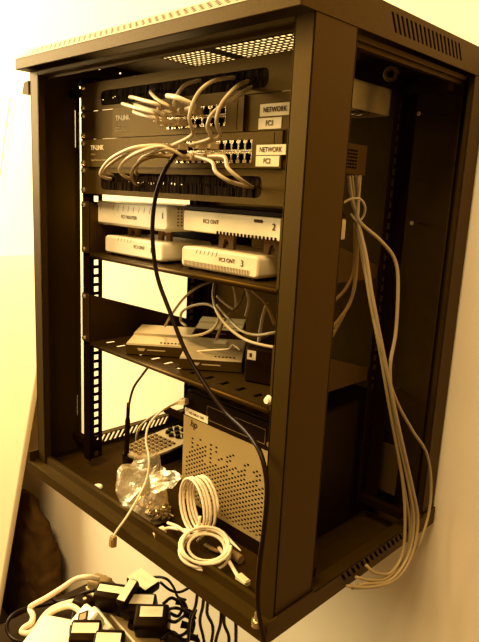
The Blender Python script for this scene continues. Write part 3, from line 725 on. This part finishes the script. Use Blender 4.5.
# label maker with keys
lm = thing('label_maker', 'handheld label maker with small keys lying on the tray behind the plastic bag', 'label maker', aZ(155, 442, TF), None, (0, 0, 0))
A0, A1 = aZ(131, 453, .012), aZ(186, 434, .012)
ux = (A1-A0); Llm = .155; ux.z = 0; ux.normalize(); uy = Vector((-ux.y, ux.x, 0))
cen = aZ(160, 443, .010); M = Matrix((ux, uy, Vector((0, 0, 1)))).transposed().to_4x4() 
Mt = Matrix.Translation((cen.x, cen.y, TF)) @ M @ Matrix.Rotation(math.radians(-4), 4, 'Y')
lpts = [(-.078+.0*k, 0) for k in range(0)]
def lmout(s_): return [(-.080*s_, 0), (-.074*s_, -.024*s_), (-.055*s_, -.038*s_), (-.01, -.043*s_), (.05, -.042*s_), (.085*s_, -.036*s_), (.085*s_, .036*s_), (.05, .042*s_), (-.01, .043*s_), (-.055*s_, .038*s_), (-.074*s_, .024*s_)]
mb = MB(); mb.prism(lmout(1), 2, .004, .024, M=Mt); mb.build('body', BLACK, lm)
mb = MB(); mb.prism(lmout(.94), 2, .024, .028, M=Mt); mb.build('face_plate', mat('maker_face', (.42, .30, .13), .4, spec=.4), lm)
for r in range(5):
    for k in range(8):
        if abs(r-2) == 2 and k < 1: continue
        x = -.062+k*.0105; y = -.028+r*.0135
        mb = MB(); mb.box((x, y, .028), (x+.0075, y+.009, .0305), bev=.0008, M=Mt); mb.build('key', CARD, lm)
for k in range(9):
    a = 2*PI*k/8; x, y = (.052+.017*math.cos(a), .004+.022*math.sin(a)) if k < 8 else (.052, .004)
    mb = MB(); mb.cyl((x, y, .028), (0, 0, 1), .0058, .006, 10, r2=.0048, M=Mt); mb.build('round_button', BLACK, lm)
mb = MB(); mb.cyl((.076, -.024, .028), (0, 0, 1), .007, .004, 12, M=Mt); mb.build('pale_button', WHITE, lm)

# plastic bag of cage nuts
bagm = bpy.data.materials.new('clear_film'); bagm.use_nodes = True; nt = bagm.node_tree; nt.nodes.clear()
out = nt.nodes.new('ShaderNodeOutputMaterial'); tr = nt.nodes.new('ShaderNodeBsdfTransparent'); tr.inputs[0].default_value = (.93, .84, .66, 1)
gl = nt.nodes.new('ShaderNodeBsdfGlossy'); gl.inputs[0].default_value = (1, .88, .62, 1); gl.inputs[1].default_value = .32
df = nt.nodes.new('ShaderNodeBsdfTranslucent'); df.inputs[0].default_value = (.85, .68, .40, 1)
dd = nt.nodes.new('ShaderNodeBsdfDiffuse'); dd.inputs[0].default_value = (.85, .68, .40, 1)
tcn = nt.nodes.new('ShaderNodeTexCoord'); nz_ = nt.nodes.new('ShaderNodeTexNoise'); nz_.inputs['Scale'].default_value = 45; nz_.inputs['Detail'].default_value = 5
nt.links.new(tcn.outputs['Object'], nz_.inputs['Vector'])
bp = nt.nodes.new('ShaderNodeBump'); bp.inputs['Strength'].default_value = .5; bp.inputs['Distance'].default_value = .005; nt.links.new(nz_.outputs['Fac'], bp.inputs['Height'])
fr = nt.nodes.new('ShaderNodeLayerWeight'); fr.inputs[0].default_value = .22
for n_ in (gl, fr, dd): nt.links.new(bp.outputs['Normal'], n_.inputs['Normal'])
m0 = nt.nodes.new('ShaderNodeMixShader'); m0.inputs[0].default_value = .5; nt.links.new(df.outputs[0], m0.inputs[1]); nt.links.new(dd.outputs[0], m0.inputs[2])
m1 = nt.nodes.new('ShaderNodeMixShader'); m1.inputs[0].default_value = .26; nt.links.new(tr.outputs[0], m1.inputs[1]); nt.links.new(m0.outputs[0], m1.inputs[2])
m2 = nt.nodes.new('ShaderNodeMixShader'); nt.links.new(fr.outputs['Facing'], m2.inputs[0]); nt.links.new(m1.outputs[0], m2.inputs[1]); nt.links.new(gl.outputs[0], m2.inputs[2]); nt.links.new(m2.outputs[0], out.inputs[0])
from mathutils import noise as mn
def bagmesh():
    mb = MB()
    base = aZ(150, 515, TF); base.y += .0
    n, L = 40, 26
    # slumped sack: heavy round bottom at the right front, collapsed neck leaning to the back left and a flap to the right
    c0 = aZ(148, 512, TF+.012); c1 = aY(140, 490, c0.y+.012); c2 = aY(146, 473, c0.y+.03); c3 = aY(150, 458, c0.y+.05)
    ctr = [(0, aZ(149, 514, TF+.0015), .008, .006), (.08, aZ(149, 514, TF+.002), .046, .026), (.25, aZ(147, 508, TF+.012), .052, .031), (.45, aY(142, 492, c0.y+.004), .048, .028), (.62, aY(142, 478, c0.y+.012), .042, .020), (.8, aY(148, 470, c0.y+.02), .044, .010), (1, aY(150, 458, c0.y+.028), .040, .003)]
    P = []
    for i in range(L+1):
        t = i/L
        for k in range(len(ctr)-1):
            if ctr[k][0] <= t <= ctr[k+1][0]+1e-9:
                f = (t-ctr[k][0])/(ctr[k+1][0]-ctr[k][0]); f = f*f*(3-2*f)
                c = ctr[k][1].lerp(ctr[k+1][1], f); a = ctr[k][2]*(1-f)+ctr[k+1][2]*f; b = ctr[k][3]*(1-f)+ctr[k+1][3]*f; break
        for j in range(n):
            an = 2*PI*j/n
            d = Vector((math.cos(an)*.80*a-math.sin(an)*.5*b, math.cos(an)*.55*a*.6+math.sin(an)*b, 0))
            q = c+d; nv = mn.noise_vector(q*30)*.011*min(1, t*4)+mn.noise_vector(q*75)*.0035*min(1, t*4)
            q = q+nv
            if t > .7: q.z += .018*math.sin(an*1.0+.6)*(t-.7)/.3 - .03*(math.cos(an) > .5)*(t-.7)/.3
            q.z = max(q.z, TF+.001)
            P.append(q)
    mb.poly(P, [(i*n+j, i*n+(j+1) % n, (i+1)*n+(j+1) % n, (i+1)*n+j) for i in range(L) for j in range(n)], 0, False)
    # side flap reaching right
    A = [aY(150, 474, c0.y+.02), aY(163, 469, c0.y+.022), aY(173, 470, c0.y+.024), aY(183, 475, c0.y+.02), aY(176, 484, c0.y+.012), aY(165, 491, c0.y+.006), aY(152, 494, c0.y+.004)]
    N = 7; rows = []
    for i in range(N+1):
        f = i/N; top = sp_eval(A[:4], f); bot = sp_eval([A[6], A[5], A[4], A[3]], f); rows.append([top.lerp(bot, j/6)+mn.noise_vector(top.lerp(bot, j/6)*60)*.006 for j in range(7)])
    mb.poly([p for r in rows for p in r], [(i*7+j, i*7+j+1, (i+1)*7+j+1, (i+1)*7+j) for i in range(N) for j in range(6)], 0, False)
    return mb
def sp_eval(L, f):
    x = f*(len(L)-1); i = min(int(x), len(L)-2); return L[i].lerp(L[i+1], x-i)
tag(bagmesh().build('plastic_bag', bagm, fix=False), 'crumpled clear plastic bag full of cage nuts at the tray front', 'plastic bag')
GS = 'cage nuts and screws inside the plastic bag'
def nutmesh():
    mb = MB(); mb.box((-.006, -.006, -.003), (.006, .006, .003), bev=.0008); mb.box((-.0085, -.003, -.001), (.0085, .003, .0005)); mb.cyl((0, 0, .003), (0, 0, 1), .0035, .001, 8)
    me = bpy.data.meshes.new('nut'); mb.bm.to_mesh(me); mb.bm.free(); me.materials.append(STEEL2); return me
def screwmesh():
    mb = MB(); mb.cyl((0, 0, 0), (0, 0, 1), .0052, .0035, 10, r2=.004); mb.cyl((0, 0, -.014), (0, 0, 1), .0027, .014, 8)
    me = bpy.data.meshes.new('screw'); mb.bm.to_mesh(me); mb.bm.free(); me.materials.append(STEEL2); return me
STEEL2 = mat('dark_steel', (.34, .24, .11), .28, metal=.9)
nm, sm = nutmesh(), screwmesh(); rs = random.Random(11)
for k in range(60):
    t = (k+.5)/60; aa, rr_ = rs.uniform(0, 6.3), rs.random()**.5; c = aZ(153+14*rr_*math.cos(aa), 508+9*rr_*math.sin(aa)+5*rr_*math.cos(aa), TF+.006+.016*rs.random())
    if k > 44: c = aZ(157+rs.uniform(-8, 12), 508+rs.uniform(-5, 6), TF+.024)
    o = bpy.data.objects.new('cage_nut' if k % 3 else 'rack_screw', nm if k % 3 else sm); C.objects.link(o)
    o.location = c; o.rotation_euler = (rs.uniform(0, 6), rs.uniform(0, 6), rs.uniform(0, 6))
    tag(o, 'metal cage nut inside the clear plastic bag' if k % 3 else 'rack screw inside the clear plastic bag', 'nut' if k % 3 else 'screw', 'cage nuts inside the plastic bag' if k % 3 else 'screws inside the plastic bag')

# ================================================================== LEANING BOARD, BACKPACK
q1, q2 = aY(10, 553, .235), aY(76, 165, .402)
dv = (q2-q1); bot = q1+dv*((FLZ-q1.z)/dv.z); q3 = aY(60, 255, .395); top = q3
dv = top-q1; bot = q1+dv*((FLZ-q1.z)/dv.z)
wv = Vector((-.85, .012, -.10)); th = Vector((0, -.016, .002))
lb = thing('leaning_board', 'tall pale board leaning against the wall left of the cabinet', 'board', bot)
mb = MB(); P = [bot, top, top+wv, bot+wv]; P2 = [p+th for p in P]
mb.poly(P+P2, [(0,1,2,3),(4,5,6,7),(0,1,5,4),(1,2,6,5),(2,3,7,6),(3,0,4,7)]); mb.build('panel', BOARDM, lb)
mb = MB(); e = th.normalized()*.0155
mb.tube([bot+th*.5, bot.lerp(top, .5)+th*.5, top+th*.5], .0095, 10); mb.build('edge_moulding', BOARDM, lb)
mb = MB(); mb.tube([aY(10.5, 98, .405), aY(9.5, 104, .405), aY(6, 128, .405), aY(2, 160, .405), aY(-2, 190, .405)], .0012, 6)
tag(mb.build('wall_wire', CARD), 'thin wire hanging on the bright wall at the far left', 'wire')
def sack():
    mb = MB(); n, L = 36, 30; P = []
    cx = -.80
    for i in range(L+1):
        t = i/L; z = FLZ+.001+t*.50; s_ = (math.sin(PI*min(1, .18+t*.82))**.45 if t > .12 else .90)
        s_ = max(s_, .02) if i < L else .02
        for j in range(n):
            a = 2*PI*j/n; ex = lambda c: math.copysign(abs(c)**.75, c)
            q = Vector((cx+.205*s_*ex(math.cos(a))+.03*t, .345+.050*s_*ex(math.sin(a)), z))
            q += Vector(mn.noise_vector(q*9))*.018*min(1, t*5)+Vector(mn.noise_vector(Vector((q.x*12, q.y*12, q.z*34))))*.016*min(1, t*5)
            q.y = min(q.y, .408); q.z = max(q.z, FLZ+.001); P.append(q)
    mb.poly(P, [(i*n+j, i*n+(j+1) % n, (i+1)*n+(j+1) % n, (i+1)*n+j) for i in range(L) for j in range(n)], 0, True)
    mb.poly(P[-n:], [tuple(range(n))], 0); mb.poly(P[:n], [tuple(range(n))], 0)
    return mb
sk = thing('backpack', 'dark soft backpack slumped against the wall behind the leaning board', 'bag', (-.80, .315, FLZ))
sack().build('body', BAGM, sk)

# ================================================================== HEAP OF POWER ADAPTERS
HZ = -.425
st = thing('low_stool', 'dark low stool under the heap of power adapters', 'stool', (.06, .12, FLZ))
mb = MB(); mb.box((-.13, -.09, HZ-.025), (.19, .235, HZ-.0005), bev=.004); mb.build('seat', BLACKM, st)
for x in (-.115, .165):
    for y in (-.078, .208): mb = MB(); mb.box((x, y, FLZ), (x+.022, y+.022, HZ-.025)); mb.build('leg', BLACKM, st)
def at(px, py, z): return aZ(px, py, z)
# power strip
ps = thing('power_strip', 'grey power strip lying under the black adapters', 'power strip', at(120, 612, HZ))
a_, b_ = at(97, 588, HZ+.02), at(152, 650, HZ+.02); d = b_-a_; L = d.length; d.normalize(); sd = Vector((-d.y, d.x, 0))
M = Matrix((d, sd, Vector((0, 0, 1)))).transposed().to_4x4(); M.translation = Vector((a_.x, a_.y, HZ))
mb = MB(); mb.box((0, -.030, 0), (L, .030, .038), bev=.005, seg=2, M=M); mb.build('body', GREYP, ps)
mb = MB(); mb.box((.005, -.0305, .036), (L, -.0275, .0395), M=M); mb.build('edge_strip', CREAM, ps)
for k in range(4): mb = MB(); mb.cyl((.03+k*.05, 0, .0375), (0, 0, 1), .019, .0012, 20, M=M); mb.build('socket', BLACK, ps)
ad_n = 0
def adapter(label, px, py, z, sx, sy, sz, rot, tilt=(0, 0), lab=(.8, .45), off=(0, 0), mt=None, cord=None, group='black power adapters on the strip', lmat=None):
    c = at(px, py, z); t = thing('power_adapter', label, 'power adapter', c, group, (tilt[0], tilt[1], rot))
    mb = MB(); mb.box((-sx/2, -sy/2, -sz), (sx/2, sy/2, 0), bev=.006, seg=2); mb.build('case', mt or BLACK, t, False)
    mb = MB(); mb.box((-sx/2*lab[0]+off[0], -sy/2*lab[1]+off[1], -.0002), (sx/2*lab[0]+off[0], sy/2*lab[1]+off[1], .0008)); L_ = mb.build('paper_label', lmat or PAPER, t, False)
    mb = MB()
    for k in range(2): mb.box((-sx/2*lab[0]*.7+off[0], off[1]-sy*.06+k*sy*.1, .0008), (sx/2*lab[0]*(.2+.4*k)+off[0], off[1]-sy*.06+k*sy*.1+.0015, .001))
    mb.build('label_print', PRINT if False else CREAM, L_, False)
    for s_ in (-1, 1): mb = MB(); mb.cyl((s_*.0095, 0, -sz), (0, 0, -1), .0024, .014, 8); mb.build('prong', STEEL, t, False)
    return t
A = math.radians
adapter('black adapter with a narrow white label at the top end of the strip', 112, 590, HZ+.098, .074, .042, .05, A(36), (A(14), 0), (.78, .40), (-.002, .002))
adapter('flat adapter with a large white top lying highest on the heap', 143, 579, HZ+.10, .066, .044, .022, A(4), (A(4), A(2)), (.92, .90))
adapter('slim black adapter standing tilted with a long white label', 127, 590, HZ+.110, .024, .060, .055, A(22), (A(20), 0), (.74, .84))
adapter('black adapter with a white label, upper of two right of the strip', 141, 602, HZ+.092, .060, .044, .055, A(42), (A(24), A(-3)), (.84, .46), (0, .006))
adapter('largest black adapter with a white label at the right front of the heap', 151, 615, HZ+.090, .070, .050, .06, A(44), (A(26), A(-3)), (.66, .42), (0, .007))
adapter('black adapter with a white label beside the white box, left front', 85, 630, HZ+.098, .058, .046, .05, A(48), (A(24), 0), (.86, .42), (0, .004))
adapter('black adapter with a white label at the bottom edge, next to the strip', 108, 640, HZ+.092, .060, .046, .05, A(46), (A(22), 0), (.78, .42), (0, .004))
# grey block at the head of the strip
t = thing('power_plug', 'grey rounded plug at the head of the power strip', 'plug', at(100, 578, HZ+.06), None, (0, 0, A(20)))
mb = MB(); mb.box((-.026, -.02, -.055), (.026, .02, 0), bev=.010, seg=3); mb.build('body', GREYP, t, False)
# dark clutter plug beside it
t = thing('corner_plug', 'small black plug between the white cable and the strip', 'plug', at(84, 598, HZ+.07), None, (0, 0, A(20)))
mb = MB(); mb.box((-.022, -.018, -.045), (.022, .018, 0), bev=.008, seg=2); mb.build('body', BLACK, t, False)
mb = MB(); mb.cyl((0.005, -.004, 0), (0, 0, 1), .004, .004, 10); mb.build('screw', STEEL, t, False)
# white box
t = thing('white_box', 'smooth white box at the lower left of the adapter heap', 'box', at(88, 640, HZ), None, (0, 0, A(34)))
c = at(55, 632, HZ+.050)
t.location = (c.x, c.y, HZ)
mb = MB(); mb.box((-.050, -.055, 0), (.050, .045, .050), bev=.006, seg=2); mb.build('body', WHITE, t, False)
mb = MB(); mb.box((-.046, -.0555, .034), (.046, -.0548, .035)); mb.build('seam', CARD, t, False)
# white plug with a dark square socket
t = thing('white_socket', 'white plug block with a dark square socket beside the white box', 'plug', at(83, 617, HZ+.09), None, (A(30), 0, A(5)))
mb = MB(); mb.box((-.022, -.024, -.04), (.022, .024, 0), bev=.004); mb.build('body', WHITE, t, False)
mb = MB(); mb.prism([(-.014, 0), (0, -.016), (.014, 0), (0, .016)], 2, 0, .0012); mb.build('socket', BLACK, t, False)
mb = MB(); mb.prism([(-.009, 0), (0, -.010), (.009, 0), (0, .010)], 2, .0012, .0020); mb.build('socket_face', GREYP, t, False)
# white extension block alongside the strip
a_, b_ = at(93, 612, HZ+.05), at(110, 634, HZ+.05)
mb = MB(); mb.tube([a_, a_.lerp(b_, .5), b_], .013, 10); tag(mb.build('white_extension', WHITE), 'short white extension block lying beside the power strip', 'extension')
# cables of the heap
def Z(*L): return [at(x, y, HZ+h) for x, y, h in L]
cable('thick white cable curving from the strip head out to the left', Z((99,579,.075),(88,577,.085),(76,579,.08),(62,588,.07),(46,598,.05),(33,605,.04),(30,609,.03),(33,616,.03),(31,623,.03),(24,628,.02),(22,632,.015),(28,633,.015),(36,627,.02),(47,613,.03),(58,606,.04),(72,602,.05),(82,601,.05)), .0062, CABLEP, 'thick_cable')
cable('second thick white cable curving below the first', Z((40,622,.02),(48,615,.035),(58,609,.055),(70,606,.07),(79,611,.07),(82,620,.06)), .006, CABLEP, 'thick_cable')
cable('black cable looping out furthest left of the heap', Z((82,596,.06),(65,600,.03),(45,605,.02),(28,608,.03),(14,614,.03),(7,624,.02),(9,634,.01),(18,641,.01),(34,641,.01)), .004, CABLEK, 'black_cable')
cable('black cable running to the rear of the heap on the left', Z((50,597,.03),(60,602,.03),(72,598,.05),(84,593,.07),(96,590,.08)), .0042, CABLEK, 'black_cable')
cable('black cable over the edge of the white box', Z((74,612,.07),(72,622,.065),(71,634,.06),(74,645,.05)), .0035, CABLEK, 'black_cable')
cable('thin black cable arching behind the flat white-topped adapter', Z((140,574,.07),(150,577,.08),(160,577,.09),(168,580,.09),(174,588,.06),(178,597,.04),(186,600,.03)), .003, CABLEK, 'black_cable')
cable('thin black cable leaving the flat adapter to the right', Z((160,582,.09),(170,590,.08),(180,592,.07),(192,586,.09)), .003, CABLEK, 'black_cable')
GK = 'black leads tangled at the right of the heap'
for i, pts in enumerate(([(163,604,.08),(172,598,.085),(182,606,.07),(178,616,.06),(168,612,.06)], [(165,618,.07),(175,622,.08),(185,616,.06),(192,622,.05),(186,634,.04)],
    [(168,630,.06),(178,636,.06),(188,630,.05),(196,610,.06)], [(166,610,.07),(176,608,.085),(186,612,.07),(194,622,.05),(190,640,.03)], [(160,640,.05),(172,632,.06),(184,640,.05),(198,636,.05)])):
    cable(['black lead looping beside the upper right adapter', 'black lead curling beside the largest adapter', 'black lead rising right beside the largest adapter', 'black lead bowing out furthest right of the heap', 'black lead lowest at the right of the heap'][i], Z(*pts), .0035, CABLEK, 'adapter_lead', GK)
for i, (px, py) in enumerate(((176, 601), (184, 611), (181, 624), (188, 636))):
    mb = MB(); p = at(px, py, HZ+.065); mb.tube([p, p+Vector((.012, .01, -.004)), p+Vector((.022, .012, -.014))], lambda t: .0075-.003*t, 10)
    tag(mb.build('barrel_plug', BLACK), ['small black barrel plug topmost at the right of the heap', 'small black barrel plug second from the top at the right of the heap', 'small black barrel plug third from the top at the right of the heap', 'small black barrel plug lowest at the right of the heap'][i], 'plug', 'barrel plugs right of the heap')
# black cables rising from the heap to the underside of the cabinet
GC = 'black cables hanging below the cabinet'
for i, pts in enumerate(([(205,592,.06),(203,605,.1),(200,622,.12),(204,650,.14)], [(212,598,.06),(207,612,.1),(213,628,.12),(209,655,.14)], [(220,604,.06),(221,620,.1),(216,640,.12),(214,660,.13)],
     [(226,608,.06),(224,622,.1),(229,638,.12),(226,660,.13)], [(233,614,.06),(236,630,.1),(234,655,.12)], [(199,588,.06),(196,604,.1),(190,620,.12),(187,650,.14)])):
    P = [aY(*q) for q in pts]; P[0].z = max(P[0].z, -.05); P.insert(0, Vector((P[0].x, P[0].y+.004, -.0195))); P += [P[-1]+Vector((-.02, -.01, -.18)), Vector((P[-1].x-.03+.012*i, P[-1].y+.02, FLZ+.004))]
    cable(['black cable hanging third from the left below the cabinet', 'black cable hanging in the middle below the cabinet', 'black cable hanging right of the middle below the cabinet', 'black cable hanging second from the right below the cabinet', 'black cable hanging rightmost below the cabinet front', 'black cable hanging leftmost below the cabinet'][i], P, .0028, CABLEK, 'hanging_power_cable', GC)
